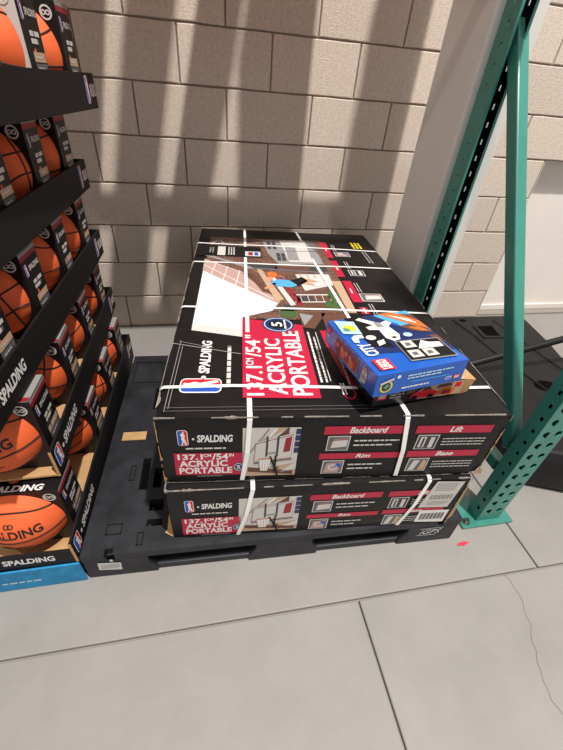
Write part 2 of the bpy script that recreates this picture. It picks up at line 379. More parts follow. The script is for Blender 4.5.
# mould details on the deck and labels on the front blocks
ft = Face((0, 0, PZ), (1, 0, 0), (0, 1, 0), (0, 0, 1))
def frame_rib(u0, v0, u1, v1, t=.003):
    m = MB()
    for q in ((u0, v0, u1, v0 + t), (u0, v1 - t, u1, v1), (u0, v0, u0 + t, v1), (u1 - t, v0, u1, v1)): m.box(q[0], q[1], PZ, q[2], q[3], PZ + .003, 'plastic')
    m.build('moulded_rib', pal)
frame_rib(.057, .062, .104, .098); frame_rib(.094, .258, .112, .322); frame_rib(.153, .02, .172, .062); frame_rib(.02, .80, .15, .96)
ff = Face((0, 0, 0), (1, 0, 0), (0, 0, 1), (0, -1, 0))
m = MB(); ff.poly(m, [(.038, .046), (.103, .036), (.106, .080), (.041, .088)], 'offwhite'); ff.lines(m, .046, .050, .100, .076, 4, 'grey', fill=.35); m.build('paper_label', pal)
m = MB(); ff.rect(m, .072, .103, .094, .128, 'slot_dark', 0); ff.rect(m, .078, .090, .086, .103, 'offwhite', 1); m.build('tag_clip', pal)
m = MB(); ff.text(m, 'iGPS', 1.080, .054, 1.158, .082, 'offwhite', 0, bold=.01, shear=.3); ff.line(m, (1.076, .088), (1.162, .090), .003, 'offwhite', 0); ff.line(m, (1.074, .048), (1.145, .046), .003, 'offwhite', 0); m.build('moulded_logo', pal)
cdm = MB(); cdm.box(-.044, -.021, 0, .044, .021, .0025, 'cardboard'); cs = cdm.build('cardboard_scrap', None)
cs.location = (Vector((PX, PY, PZ)) + Matrix.Rotation(PA, 3, 'Z') @ Vector((.082, .468, .0002))); cs.rotation_euler = (0, 0, PA)
tag(cs, 'small tan cardboard scrap lying on the black pallet deck', 'scrap')

# ------------------------------------------------------------------ hoop cartons
CW, CD, CH = .887, 1.452, .2425
def carton_body(seed, crush):
    rg = random.Random(seed); b = MB(); nx, ny, nz = 18, 28, 6; idx = {}; v = []
    def vid(i, j, k):
        if (i, j, k) not in idx:
            x, y, z = CW * i / nx, CD * j / ny, CH * k / nz
            r = random.Random(seed * 99991 + i * 7919 + j * 104729 + k * 31)
            ed = (i in (0, nx)) + (j in (0, ny)) + (k in (0, nz))
            a = .0 if ed < 2 else (.0025 if ed == 2 else .007)
            x += (a * r.random()) * (1 if i == 0 else -1 if i == nx else 0); y += (a * r.random()) * (1 if j == 0 else -1 if j == ny else 0)
            z += (a * r.random()) * (1 if k == 0 else -1 if k == nz else 0)
            if i == 0 and crush: x += crush * .012 * max(0, math.sin(3.1 * y + seed)) * (1 - abs(2 * k / nz - 1))
            if i == 0 and k == nz: z -= .006 * abs(math.sin(5 * y + seed))
            idx[(i, j, k)] = len(v); v.append((x, y, z))
        return idx[(i, j, k)]
    f = []
    for i in range(nx):
        for j in range(ny):
            f.append((vid(i, j, nz), vid(i + 1, j, nz), vid(i + 1, j + 1, nz), vid(i, j + 1, nz))); f.append((vid(i, j, 0), vid(i, j + 1, 0), vid(i + 1, j + 1, 0), vid(i + 1, j, 0)))
        for k in range(nz):
            f.append((vid(i, 0, k), vid(i + 1, 0, k), vid(i + 1, 0, k + 1), vid(i, 0, k + 1))); f.append((vid(i, ny, k), vid(i, ny, k + 1), vid(i + 1, ny, k + 1), vid(i + 1, ny, k)))
    for j in range(ny):
        for k in range(nz):
            f.append((vid(0, j, k), vid(0, j, k + 1), vid(0, j + 1, k + 1), vid(0, j + 1, k))); f.append((vid(nx, j, k), vid(nx, j + 1, k), vid(nx, j + 1, k + 1), vid(nx, j, k + 1)))
    b.add(v, f, 'carton_black'); return b
def scuff(root, a, b_, off1, off2, seed, wmax=.006, m_='scuff', dens=26, name='scuffed_edge'):
    """worn strip along a box edge from a to b; off1/off2 point along the two faces"""
    rg = random.Random(seed); a, b_ = Vector(a), Vector(b_); off1, off2 = Vector(off1), Vector(off2); nrm = -(off1 + off2).normalized() * .0016
    m = MB(); n = dens * 5; L = (b_ - a).length; w1 = w2 = 0; act = 0; P0 = None
    for i in range(n + 1):
        p = a.lerp(b_, i / n)
        if i % 4 == 0: act = rg.random() ** 3 if rg.random() < .75 else 0
        q1, q2 = (wmax * (.12 * (act > 0) + act * rg.uniform(.3, 1)) for _ in range(2))
        P = (p + nrm, p + off1 * q1 - off2 * .0016, p + off2 * q2 - off1 * .0016)
        if P0 and act > 0:
            m.add([P0[0], P[0], P[1], P0[1]], [(0, 1, 2, 3)], m_); m.add([P0[0], P[0], P[2], P0[2]], [(3, 2, 1, 0)], m_)
        P0 = P
    o = m.build(name, root); o['kind'] = 'stuff'; return o
def strap_loop(root, path, width, wdir):
    """white band following a closed path round the carton"""
    m = MB(); wd_ = Vector(wdir) * width / 2; P = [Vector(p) for p in path]; n = len(P)
    c = sum(P, Vector()) / n; v = []
    for p in P:
        d = (p - c); d -= wd_.normalized() * d.dot(wd_.normalized()); d.normalize()
        v += [p - wd_, p + wd_, p + wd_ + d * .0012, p - wd_ + d * .0012]
    f = []
    for i in range(n):
        j = (i + 1) % n
        for k in range(4): f.append((4 * i + k, 4 * i + (k + 1) % 4, 4 * j + (k + 1) % 4, 4 * j + k))
    m.add(v, f, 'strap'); return m.build('strap', root)
def hoop_photo(fc, root, u0, v0, u1, v1):
    m = MB(); T = lambda x, y: (u0 + (u1 - u0) * x, v0 + (v1 - v0) * y)
    P = lambda pts, mm, k=0: fc.poly(m, [T(*q) for q in pts], mm, k)
    P([(0, 0), (1, 0), (1, 1), (0, 1)], 'offwhite')
    P([(.0, .0), (1, 0), (1, .28), (.0, .10)], 'tan', 1); P([(.1, .1), (.95, .02), (.95, .10), (.1, .2)], 'brown', 2)
    P([(.35, .75), (.78, 1.0), (.62, 1.0), (.28, .72)], 'tan', 1); P([(.6, .82), (.8, .82), (.8, 1), (.78, 1)], 'brown', 1)
    fc.line(m, T(.12, .50), T(.45, .98), .004, 'grey', 2); fc.line(m, T(.2, .5), T(.58, .98), .006, 'white', 2)
    P([(.20, .30), (.90, .38), (.90, .90), (.22, .72)], 'pink', 2); P([(.22, .33), (.88, .41), (.88, .86), (.24, .69)], 'offwhite', 3)
    for a, c in (((.22, .72), (.90, .90)), ((.90, .38), (.90, .90))): fc.line(m, T(*a), T(*c), .0025, 'white', 4)
    P([(.73, .52), (.85, .54), (.86, .84), (.75, .80)], 'darkred', 4)
    fc.line(m, T(.20, .28), T(.92, .37), .003, 'darkgrey', 4)
    for x in (.43, .62): fc.line(m, T(x, .44), T(x, .84), .005, 'darkgrey', 5)
    fc.line(m, T(.42, .50), T(.63, .52), .004, 'grey', 5)
    for a, c in (((.50, .44), (.66, .02)), ((.60, .46), (.60, .16)), ((.58, .12), (.66, .2))): fc.line(m, T(*a), T(*c), .005, 'black', 6)
    P([(.29, .38), (.52, .38), (.46, .12), (.33, .12)], 'white', 5)
    fc.line(m, T(.28, .38), T(.54, .40), .003, 'orange_print', 6)
    for k in range(4): fc.line(m, T(.31 + .055 * k, .38), T(.34 + .035 * k, .12), .0012, 'pink', 6)
    P([(.68, .06), (1, .14), (1, .30), (.70, .10)], 'offwhite', 2)
    for k in range(4): P([(.92, .50 + .125 * k), (1, .50 + .125 * k), (1, .60 + .125 * k), (.92, .60 + .125 * k)], 'navy', 2)
    return m.build('hoop_photo', root)
def small_pic(fc, root, u0, v0, u1, v1, kind):
    m = MB(); w, h = u1 - u0, v1 - v0
    fc.rect(m, u0, v0, u1, v1, 'offwhite'); fc.rect(m, u0 + w * .05, v0 + h * .06, u1 - w * .05, v1 - h * .06, 'darkgrey' if kind in (2,) else 'midgrey', 1)
    if kind == 0: fc.poly(m, [(u0 + w * .2, v0 + h * .2), (u1 - w * .1, v0 + h * .3), (u1 - w * .1, v1 - h * .15), (u0 + w * .25, v1 - h * .2)], 'offwhite', 2); fc.line(m, (u0 + w * .2, v1 - h * .25), (u1 - w * .1, v1 - h * .2), h * .06, 'darkred', 3)
    if kind == 1:
        fc.poly(m, [(u0 + w * .1, v0 + h * .1), (u1 - w * .2, v0 + h * .1), (u1 - w * .1, v1 - h * .1), (u0 + w * .2, v1 - h * .2)], 'pink', 2); fc.ring(m, u0 + w * .5, v0 + h * .5, h * .15, h * .24, 'offwhite', 3); fc.rect(m, u0 + w * .6, v0 + h * .5, u0 + w * .85, v0 + h * .8, 'blue', 3)
    if kind == 2: fc.rect(m, u0 + w * .15, v0 + h * .15, u0 + w * .42, v1 - h * .12, 'offwhite', 2); fc.rect(m, u0 + w * .62, v0 + h * .12, u0 + w * .82, v1 - h * .15, 'offwhite', 2); fc.line(m, (u0 + w * .3, v0 + h * .2), (u0 + w * .3, v1 - h * .2), w * .08, 'black', 3)
    if kind == 3: fc.poly(m, [(u0 + w * .12, v0 + h * .1), (u0 + w * .4, v0 + h * .1), (u0 + w * .55, v1 - h * .15), (u0 + w * .25, v1 - h * .15)], 'offwhite', 2); fc.poly(m, [(u0 + w * .6, v0 + h * .1), (u1 - w * .1, v0 + h * .1), (u1 - w * .1, v1 - h * .2), (u0 + w * .7, v1 - h * .1)], 'tan', 2)
    m.build('feature_photo', root)
def front_print(root, lower):
    fc = Face((0, 0, 0), (1, 0, 0), (0, 0, 1), (0, -1, 0)); rg = random.Random(5 + lower)
    d = -.012 if lower else 0
    m = MB(); fc.league_logo(m, .047, .148 + d * .6, .072, .204 + d * .6); m.build('league_logo', root)
    m = MB(); fc.disc(m, .084, .172 + d * .6, .003, .004, 'white', 1); fc.text(m, 'SPALDING', .093, .160 + d * .6, .179, .186 + d * .6, 'white', 1, bold=.035, shear=.12); m.build('brand_lettering', root); m = MB(); fc.lines(m, .064, .134 + d * .6, .174, .141 + d * .6, 1, 'offwhite', fill=.8, rnd=rg); m.build('tagline', root)
    m = MB(); fc.poly(m, [(.031, .033 + d), (.203, .029 + d), (.204, .118 + d), (.033, .120 + d)], 'red'); rp_ = m.build('red_title_panel', root)
    m = MB()
    fc.text(m, '137.1', .041, .094 + d, .103, .116 + d, 'white', 1, bold=.03); fc.text(m, 'CM', .105, .104 + d, .124, .116 + d, 'white', 1, bold=.03)
    fc.text(m, '/54', .126, .093 + d, .167, .117 + d, 'white', 1, bold=.03); fc.text(m, 'IN', .169, .104 + d, .181, .116 + d, 'white', 1, bold=.03)
    fc.text(m, 'ACRYLIC', .043, .066 + d, .165, .091 + d, 'white', 1, bold=.03); fc.text(m, 'PORTABLE', .041, .037 + d, .177, .063 + d, 'white', 1, bold=.03)
    fc.lines(m, .085, .024 + d, .178, .029 + d, 1, 'grey', fill=.6, rnd=rg); m.build('title_lettering', rp_)
    m = MB(); fc.disc(m, .193, .062 + d, .013, .017, 'navy', 1); fc.ring(m, .193, .062 + d, .010, .012, 'paleblue', 2, sy=1.3); fc.text(m, '5', .188, .055 + d, .198, .070 + d, 'white', 3); m.build('round_badge', root)
    hoop_photo(fc, root, .203 if not lower else .198, .022, .345 if not lower else .378, .208 if not lower else .194)
    heads = [('Backboard', .404, .180, .622, .209, 0), ('Rim', .404, .084, .632, .107, 1), ('Lift', .643, .179, .851, .207, 2), ('Base', .645, .085, .850, .110, 3)]
    for t, u0, v0, u1, v1, kd in heads:
        if lower: v0 -= .012; v1 -= .014
        m = MB(); fc.rect(m, u0, v0, u1, v1, 'red'); rh_ = m.build('red_header', root)
        m = MB(); w = {'Backboard': .098, 'Rim': .040, 'Lift': .034, 'Base': .050}[t]; c = (u0 + u1) / 2 + .005
        fc.text(m, t, c - w / 2, v0 + .004, c + w / 2, v1 - .003, 'white', 1, bold=.025, shear=.22); m.build('header_lettering', rh_)
        small_pic(fc, root, u0 + .013, v0 - .062, u0 + .072, v0 - .006, kd)
        m = MB(); fc.lines(m, u0 + .084, v0 - .050, u0 + .084 + (.12 if kd != 1 else .095), v0 - .016, 3 if kd > 1 else 2, 'offwhite', fill=.33, rnd=rg); m.build('fine_print', root)['kind'] = 'stuff'
    return fc
def straps(root, longs, cross, seed):
    rg = random.Random(seed); e = .002
    for (ut, uf0, uf1, ub) in longs:     # top back, top front, bottom front, bottom back
        pts = [(ut, CD + e, CH), (ut, CD - .02, CH + e)] + [(ut + (uf0 - ut) * t, CD - .02 - (CD - .04) * t, CH + e + .0015 * math.sin(7 * t + seed)) for t in (.25, .5, .75, 1)]
        pts += [(uf0, .006, CH + e), (uf0, -e, CH - .006), ((uf0 + uf1) / 2 + .004, -e - .004, CH * .5), (uf1, -e, .006), (uf1, .006, -.0002), (ub, CD - .006, -.0002), (ub, CD + e, .006)]
        strap_loop(root, pts, .012, (1, 0, 0))
    for (v0, v1) in cross:
        pts = [(-e, v0, .006), (-e - .003, v0, CH * .5), (-e, v0, CH - .004), (.008, v0, CH + e)] + [(CW * t, v0 + (v1 - v0) * t + .006 * math.sin(5 * t + 9 * v0), CH + e + .001) for t in (.2, .4, .6, .8)] + [(CW - .008, v1, CH + e), (CW + e, v1, CH - .006), (CW + e, v1, .006), (CW - .006, v1, -.0002), (.006, v0, -.0002)]
        strap_loop(root, pts, .0105, (0, 1, 0))
lowc = tag(E_('hoop_carton', (-.077, -1.515, PZ), -.075), 'black printed basketball hoop carton at the bottom of the stack, on the pallet', 'carton')
carton_body(3, 1).build('body', lowc); front_print(lowc, 1)
straps(lowc, [(.23, .236, .196, .2), (.70, .752, .715, .7)], [(.11, .11), (.53, .53), (.96, .96)], 2)
fc = Face((0, 0, 0), (1, 0, 0), (0, 0, 1), (0, -1, 0))
m = MB(); fc.poly(m, [(.758, .101), (.858, .097), (.868, .228), (.778, .234)], 'offwhite', 2); fc.lines(m, .785, .185, .850, .225, 5, 'grey', 3, fill=.3)
for k in range(16): fc.rect(m, .782 + k * .0046, .142, .782 + k * .0046 + (.0012 if k % 3 else .0024), .166, 'midgrey', 3)
fc.lines(m, .782, .112, .850, .134, 3, 'grey', 3, fill=.3); m.build('shipping_label', lowc)
m = MB(); fc.poly(m, [(.770, .018), (.872, .010), (.872, .080), (.772, .084)], 'white', 2)
for k in range(20): fc.rect(m, .782 + k * .0041, .030, .782 + k * .0041 + (.0016 if k % 3 else .003), .066, 'black', 3)
m.build('barcode_label', lowc)
scuff(lowc, (0, 0, CH), (CW, 0, CH), (0, 1, 0), (0, 0, -1), 11, .004); scuff(lowc, (0, 0, CH), (0, CD, CH), (1, 0, 0), (0, 0, -1), 12, .012); scuff(lowc, (0, 0, CH), (.10, .0, CH), (0, 1, 0), (0, 0, -1), 17, .014, dens=10)
scuff(lowc, (CW, 0, 0), (CW, 0, CH), (-1, 0, 0), (0, 1, 0), 13, .010, 'cardboard', 12, 'torn_edge')
m = MB(); m.prism([(-.002, .005), (-.028, .02), (-.004, .055)], .002, .004, 'cardboard'); m.add([(0, .006, .0), (-.020, .02, .012), (-.004, .01, .11), (0, .004, .13), (0, .06, .02)], [(0, 1, 2, 3), (1, 4, 2)], 'cardboard'); m.build('torn_flap', lowc)
m = MB(); m.add([(CW + .001, .002, .01), (CW + .016, .004, .03), (CW + .010, .002, .12), (CW + .003, 0, .20), (CW + .001, .03, .05)], [(0, 1, 2, 3), (0, 4, 1)], 'cardboard'); m.build('torn_flap', lowc)

upc = tag(E_('hoop_carton', (-.074, -1.490, PZ + .2468), -.091), 'black basketball hoop carton on top of the stack with photo lid and white straps', 'carton')
upc.scale = (1.014, 1, 1); carton_body(5, 1).build('body', upc); front_print(upc, 0)
straps(upc, [(.228, .219, .203, .2), (.506, .607, .637, .6)], [(.110, .108), (.548, .535), (.965, .960), (1.208, 1.182)], 4)
for a, b_, o1, o2, sd, w in (((0, 0, CH), (CW, 0, CH), (0, 1, 0), (0, 0, -1), 21, .005), ((0, 0, CH), (0, CD, CH), (1, 0, 0), (0, 0, -1), 22, .007), ((CW, 0, CH), (CW, CD, CH), (-1, 0, 0), (0, 0, -1), 23, .006), ((0, 0, 0), (CW, 0, 0), (0, 1, 0), (0, 0, 1), 25, .005)):
    scuff(upc, a, b_, o1, o2, sd, w)
scuff(upc, (CW, 0, 0), (CW, 0, CH), (-1, 0, 0), (0, 1, 0), 24, .006, 'cardboard', 14, 'torn_edge'); scuff(upc, (0, 0, 0), (0, 0, CH), (1, 0, 0), (0, 1, 0), 26, .006, 'cardboard', 14, 'torn_edge')
m = MB(); m.add([(CW - .012, -.003, .0), (CW + .012, -.004, .004), (CW + .014, -.003, .022), (CW + .0, -.006, .030), (CW - .014, -.003, .018)], [(0, 1, 2, 3, 4)], 'tan'); m.build('torn_flap', upc)
# lid print
tp = Face((0, 0, CH), (1, 0, 0), (0, 1, 0), (0, 0, 1)); rg = random.Random(9)
m = MB(); P = lambda pts, mm, k=0: tp.poly(m, pts, mm, k)
P([(.050, .40), (.058, 1.30), (.612, 1.315), (.612, .52), (.40, .525), (.40, .47), (.206, .47), (.206, .355), (.05, .39)], 'brick_print', 0)
P([(.048, .39), (.050, .87), (.085, .83), (.335, .585), (.310, .53), (.207, .48), (.207, .354)], 'white', 1)
P([(.048, .39), (.049, .43), (.207, .395), (.207, .354)], 'offwhite', 2)
P([(.048, .875), (.048, 1.00), (.20, .87), (.345, .60), (.335, .585), (.085, .83)], 'pink', 1)
tp.line(m, (.05, .93), (.32, .62), .004, 'white', 2); tp.line(m, (.05, .99), (.25, .83), .004, 'white', 2); tp.line(m, (.05, 1.05), (.25, .91), .022, 'grey', 2); tp.line(m, (.25, .91), (.58, .885), .016, 'midgrey', 2)
for q in (.10, .15, .20): tp.line(m, (q, 1.0 - .8 * (q - .05)), (q - .02, .80 - .9 * (q - .10)), .003, 'white', 3)
P([(.012, 1.04), (.30, 1.035), (.30, 1.175), (.012, 1.185)], 'black', 3)
P([(.10, 1.05), (.135, 1.05), (.135, 1.165), (.10, 1.165)], 'offwhite', 4); tp.lines(m, .145, 1.06, .18, 1.16, 3, 'offwhite', 4, rot=90, rnd=rg); tp.lines(m, .06, 1.08, .085, 1.15, 2, 'grey', 4, rot=90, rnd=rg)
P([(.225, 1.05), (.295, 1.05), (.295, 1.11), (.225, 1.11)], 'offwhite', 4); tp.rect(m, .24, 1.06, .26, 1.10, 'darkred', 5); tp.rect(m, .268, 1.06, .285, 1.10, 'blue', 5)
tp.line(m, (.07, 1.21), (.10, 1.27), .012, 'grey', 2); tp.line(m, (.10, 1.27), (.13, 1.20), .012, 'grey', 2)
P([(.312, 1.285), (.575, 1.30), (.575, .985), (.372, .965), (.33, 1.10)], 'grey', 1); P([(.40, 1.29), (.53, 1.30), (.53, 1.0), (.42, 1.0)], 'offwhite', 2); P([(.53, 1.30), (.575, 1.30), (.575, 1.1)], 'midgrey', 2)
for a, c in ((.335, 1.22), (.36, 1.22), (.335, 1.16), (.36, 1.16), (.37, 1.06), (.392, 1.06), (.37, 1.01), (.392, 1.01)): tp.rect(m, a, c, a + .017, c + .045, 'darkgrey', 3)
P([(.35, .94), (.58, .95), (.58, .90), (.35, .90)], 'brown', 1); P([(.27, .90), (.29, .90), (.36, .62), (.33, .60)], 'tan', 2); P([(.315, .85), (.335, .85), (.40, .58), (.38, .57)], 'offwhite', 2)
P([(.43, .86), (.575, .87), (.575, .76), (.45, .70)], 'offwhite', 1)
P([(.40, .68), (.56, .70), (.56, .56), (.38, .55)], 'brown', 1); tp.line(m, (.40, .66), (.56, .67), .010, 'offwhite', 2); tp.line(m, (.40, .60), (.56, .61), .008, 'offwhite', 2); tp.rect(m, .41, .61, .47, .65, 'darkgrey', 2)
tp.disc(m, .555, .66, .022, .05, 'leafgreen', 3); tp.disc(m, .535, .585, .03, .03, 'leafgreen', 3); tp.disc(m, .365, .515, .03, .035, 'leafgreen', 2)
# roof lines, porch posts and shade in the printed house
P([(.20, .98), (.36, .95), (.36, .90), (.26, .885)], 'darkgrey', 1); P([(.225, .86), (.262, .83), (.32, .66), (.285, .68)], 'brown', 2); P([(.345, .86), (.362, .86), (.43, .58), (.41, .57)], 'darkred', 2)
for q in range(6): tp.line(m, (.25 + .022 * q, .905 - .012 * q), (.275 + .022 * q, .865 - .012 * q), .0035, 'tan', 3)
for q in range(5): tp.line(m, (.425 + .028 * q, .66), (.425 + .028 * q, .60), .0025, 'offwhite', 3)
for q in range(4): tp.line(m, (.45 + .03 * q, .865), (.455 + .03 * q, .79), .003, 'grey', 2)
P([(.36, .585), (.40, .555), (.40, .53), (.34, .53)], 'darkgrey', 2); tp.line(m, (.10, 1.20), (.30, 1.285), .006, 'midgrey', 2); tp.line(m, (.20, 1.20), (.31, 1.25), .005, 'tan', 2)
P([(.42, 1.02), (.47, 1.02), (.47, 1.20), (.42, 1.22)], 'grey', 3); tp.line(m, (.40, 1.13), (.57, 1.15), .004, 'midgrey', 4); P([(.50, .90), (.58, .90), (.58, .96), (.50, .955)], 'darkgrey', 2)
# the jumping player on the lid photo
P([(.325, .775), (.355, .80), (.405, .79), (.425, .745), (.40, .725), (.35, .73), (.32, .75)], 'skyblue', 4)
P([(.40, .79), (.455, .83), (.475, .79), (.43, .74)], 'black', 4); P([(.455, .82), (.51, .80), (.51, .785), (.46, .79)], 'skin', 4); P([(.46, .79), (.50, .76), (.49, .75), (.44, .77)], 'skin', 4)
tp.disc(m, .318, .80, .014, .022, 'skin', 4); tp.disc(m, .332, .845, .022, .030, 'orange_print', 5); P([(.29, .71), (.30, .70), (.345, .755), (.335, .765)], 'skin', 4); tp.disc(m, .515, .80, .012, .012, 'white', 5); tp.disc(m, .505, .757, .012, .012, 'white', 5)
P([(.582, .526), (.612, .527), (.612, .80), (.575, .80)], 'tan', 3)
P([(.402, .42), (.44, .41), (.50, .525), (.402, .525)], 'brown', 1); P([(.41, .43), (.45, .50), (.402, .515)], 'grey', 2); tp.rect(m, .48, .36, .58, .52, 'brown', 1)
m.build('lid_photo', upc)
m = MB(); tp.poly(m, [(.203, .068), (.401, .064), (.401, .432), (.206, .470)], 'red', 3); rp_ = m.build('red_title_panel', upc)
m = MB()
tp.text(m, '137.1', .213, .075, .258, .20, 'white', 4, 90); tp.text(m, 'CM', .213, .205, .235, .238, 'white', 4, 90); tp.text(m, '/54', .213, .245, .258, .335, 'white', 4, 90); tp.text(m, '"', .213, .345, .230, .365, 'white', 4, 90)
tp.text(m, 'ACRYLIC', .270, .078, .318, .345, 'white', 4, 90); tp.text(m, 'PORTABLE', .330, .075, .382, .392, 'white', 4, 90); m.build('title_lettering', rp_)
m = MB(); tp.disc(m, .322, .432, .052, .048, 'navy', 4, 28); tp.ring(m, .322, .432, .043, .047, 'paleblue', 5, 28, .92); tp.disc(m, .322, .432, .030, .026, 'black', 5); tp.text(m, '5', .300, .418, .335, .446, 'white', 6, 90); tp.lines(m, .338, .405, .35, .46, 1, 'white', 6, rot=90, rnd=rg); m.build('round_badge', upc)
m = MB(); tp.text(m, 'SPALDING', .086, .168, .116, .330, 'white', 1, 90, .035, .12); m.build('brand_lettering', upc); m = MB(); tp.disc(m, .102, .150, .006, .008, 'white', 1); m.build('bullet', upc); m = MB(); tp.lines(m, .160, .125, .174, .302, 1, 'offwhite', fill=.75, rot=90, rnd=rg); m.build('tagline', upc)
m = MB(); tp.league_logo(m, .045, .088, .150, .146, rot=90); m.build('league_logo', upc)
m = MB(); tp.lines(m, .408, .13, .420, .39, 1, 'white', 1, rot=90, rnd=rg); tp.lines(m, .423, .13, .434, .36, 1, 'offwhite', 1, rot=90, rnd=rg); tp.line(m, (.439, .135), (.439, .39), .0025, 'offwhite', 1); m.build('fine_print', upc)['kind'] = 'stuff'
m = MB(); arc = [(.455, .40), (.458, .33), (.466, .25), (.476, .17), (.492, .10), (.525, .10), (.505, .18), (.494, .26), (.486, .33), (.480, .40)]
tp.poly(m, arc, 'red', 1); tp.ring(m, .478, .085, .014, .018, 'red', 2, 20, 1.4); tp.lines(m, .482, .12, .494, .26, 1, 'offwhite', 2, rot=90, rnd=rg); tp.lines(m, .458, .078, .474, .125, 2, 'white', 3, rot=90, rnd=rg); m.build('red_swoosh', upc)
for (u0, v0, u1, v1), (p0, q0, p1, q1), kd in (((.606, 1.07, .640, 1.294), (.655, 1.095, .728, 1.155), 1), ((.612, .848, .644, 1.034), (.672, .865, .740, .928), 2), ((.620, .612, .656, .807), (.660, .622, .748, .690), 0), ((.63, .52, .66, .57), (.67, .45, .74, .50), 3)):
    m = MB(); tp.rect(m, u0, v0, u1, v1, 'red', 1); tp.lines(m, u0 + .010, (v0 + v1) / 2 - .02, u0 + .022, (v0 + v1) / 2 + .02, 1, 'white', 2, rot=90, rnd=rg); m.build('red_header', upc)
    small_pic(tp, upc, p0, q0, p1, q1, kd)
    m = MB(); tp.lines(m, p0, q1 + .012, p0 + .022, q1 + .10, 2, 'offwhite', 1, rot=90, rnd=rg, fill=.3); m.build('fine_print', upc)['kind'] = 'stuff'
m = MB(); tp.lines(m, .768, 1.215, .822, 1.305, 3, 'yellow', 1, rot=90, rnd=rg, fill=.6); tp.lines(m, .795, 1.02, .825, 1.17, 2, 'grey', 1, rot=90, rnd=rg); m.build('fine_print', upc)['kind'] = 'stuff'
# crease lines on the black margin
m = MB()
for u_, v0, v1 in ((.02, .02, .33), (.028, .03, .30)): tp.line(m, (u_, v0), (u_ + .004, v1), .0015, 'grey', 1)
for v_ in (.022, .034): tp.line(m, (.02, v_), (.55, v_ + .004), .0014, 'midgrey', 1)
tp.line(m, (.0, .315), (.20, .262), .003, 'grey', 1); tp.line(m, (.02, .325), (.12, .292), .002, 'scuff', 1); m.build('creases', upc)['kind'] = 'stuff'

# ------------------------------------------------------------------ toy set boxes on the top carton
TZ = PZ + .2468 + CH + .0045
tb = tag(E_('toy_set_box', (.452, -1.512, TZ), R(6)), 'black toy set box with red car picture, torn open, under the blue box', 'box')
b = MB(); b.box(0, 0, 0, .262, .165, .052, 'toy_black'); b.build('body', tb, bevel=.0015)
fcx = Face((0, 0, 0), (1, 0, 0), (0, 0, 1), (0, -1, 0))
m = MB(); fcx.rect(m, .010, .022, .034, .044, 'logo_red', 0); fcx.text(m, 'LEGO', .013, .027, .031, .039, 'white', 1, bold=.04); m.build('brand_logo', tb)
m = MB(); fcx.lines(m, .044, .020, .085, .046, 3, 'grey', 0, fill=.6); m.build('fine_print', tb)['kind'] = 'stuff'
m = MB(); fcx.poly(m, [(.13, .006), (.262, .004), (.262, .050), (.15, .050), (.12, .03)], 'tan', 0)
for pts, mm in (([(.105, .012), (.18, .008), (.19, .022), (.165, .034), (.13, .034), (.108, .024)], 'logo_red'), ([(.135, .034), (.165, .034), (.158, .044), (.142, .044)], 'darkgrey'), ([(.19, .010), (.235, .006), (.24, .026), (.21, .036), (.19, .028)], 'orange_print'), ([(.18, .034), (.225, .038), (.22, .047), (.185, .046)], 'brown'), ([(.09, .030), (.115, .030), (.12, .046), (.092, .046)], 'brown'), ([(.235, .032), (.255, .030), (.255, .046), (.238, .047)], 'logo_red'), ([(.20, .012), (.228, .010), (.23, .022), (.205, .025)], 'darkred'), ([(.11, .010), (.128, .009), (.126, .020), (.112, .020)], 'black'), ([(.158, .008), (.176, .007), (.175, .018), (.16, .019)], 'black')): fcx.poly(m, pts, mm, 1 if mm not in ('black', 'darkred') else 2)
m.build('car_picture', tb)
m = MB(); m.add([(.262, 0, .052), (.285, -.012, .056), (.288, .05, .057), (.262, .09, .0535), (.262, 0, .0), (.278, -.008, .012)], [(0, 1, 2, 3), (4, 5, 1, 0)], 'cardboard'); m.add([(.15, .0, .0535), (.262, -.001, .0535), (.268, .06, .056), (.17, .05, .0555)], [(0, 1, 2, 3)], 'tan'); m.build('torn_flap', tb)
bz = TZ + .0585
bb = tag(E_('toy_set_box', (.430, -1.540, bz), rot=Euler((R(-2.2), R(-1.2), R(8.4)))), 'bright blue toy space shuttle set box lying on top of everything', 'box')
BW, BD, BH = .256, .268, .064
b = MB(); b.box(0, 0, 0, BW, BD, BH, 'toy_blue'); b.build('body', bb, bevel=.0015)
tf = Face((0, 0, BH), (1, 0, 0), (0, 1, 0), (0, 0, 1)); lf = Face((0, BD, 0), (0, -1, 0), (0, 0, 1), (-1, 0, 0)); rf = Face((0, 0, 0), (1, 0, 0), (0, 0, 1), (0, -1, 0)); rg = random.Random(12)
m = MB(); Q = lambda pts, mm, k=0: tf.poly(m, [(x * BW, y * BD) for x, y in pts], mm, k)
Q([(.20, .30), (1, .18), (1, 1), (.20, 1)], 'navy', 0); Q([(.20, .42), (.42, .35), (.42, 1), (.2, 1)], 'black', 1); Q([(.55, .98), (.80, .60), (1, .55), (1, 1)], 'skyblue', 1)
Q([(.62, 1), (.80, .78), (.92, .62), (1, .60), (1, .80), (.80, 1)], 'orange_print', 2); Q([(.70, .96), (.84, .80), (.94, .70), (.90, .82)], 'white', 3); Q([(.86, .95), (1, .75), (1, .9)], 'brown', 3); Q([(.70, .70), (.80, .58), (.99, .50), (.99, .60), (.84, .72)], 'brown', 2); Q([(.78, .66), (.88, .56), (.97, .54), (.90, .64)], 'orange_print', 3); Q([(.60, .80), (.68, .70), (.72, .74), (.64, .84)], 'blue', 3); Q([(.88, .46), (.99, .30), (.99, .46)], 'brown', 2)
m.build('space_picture', bb)
m = MB()
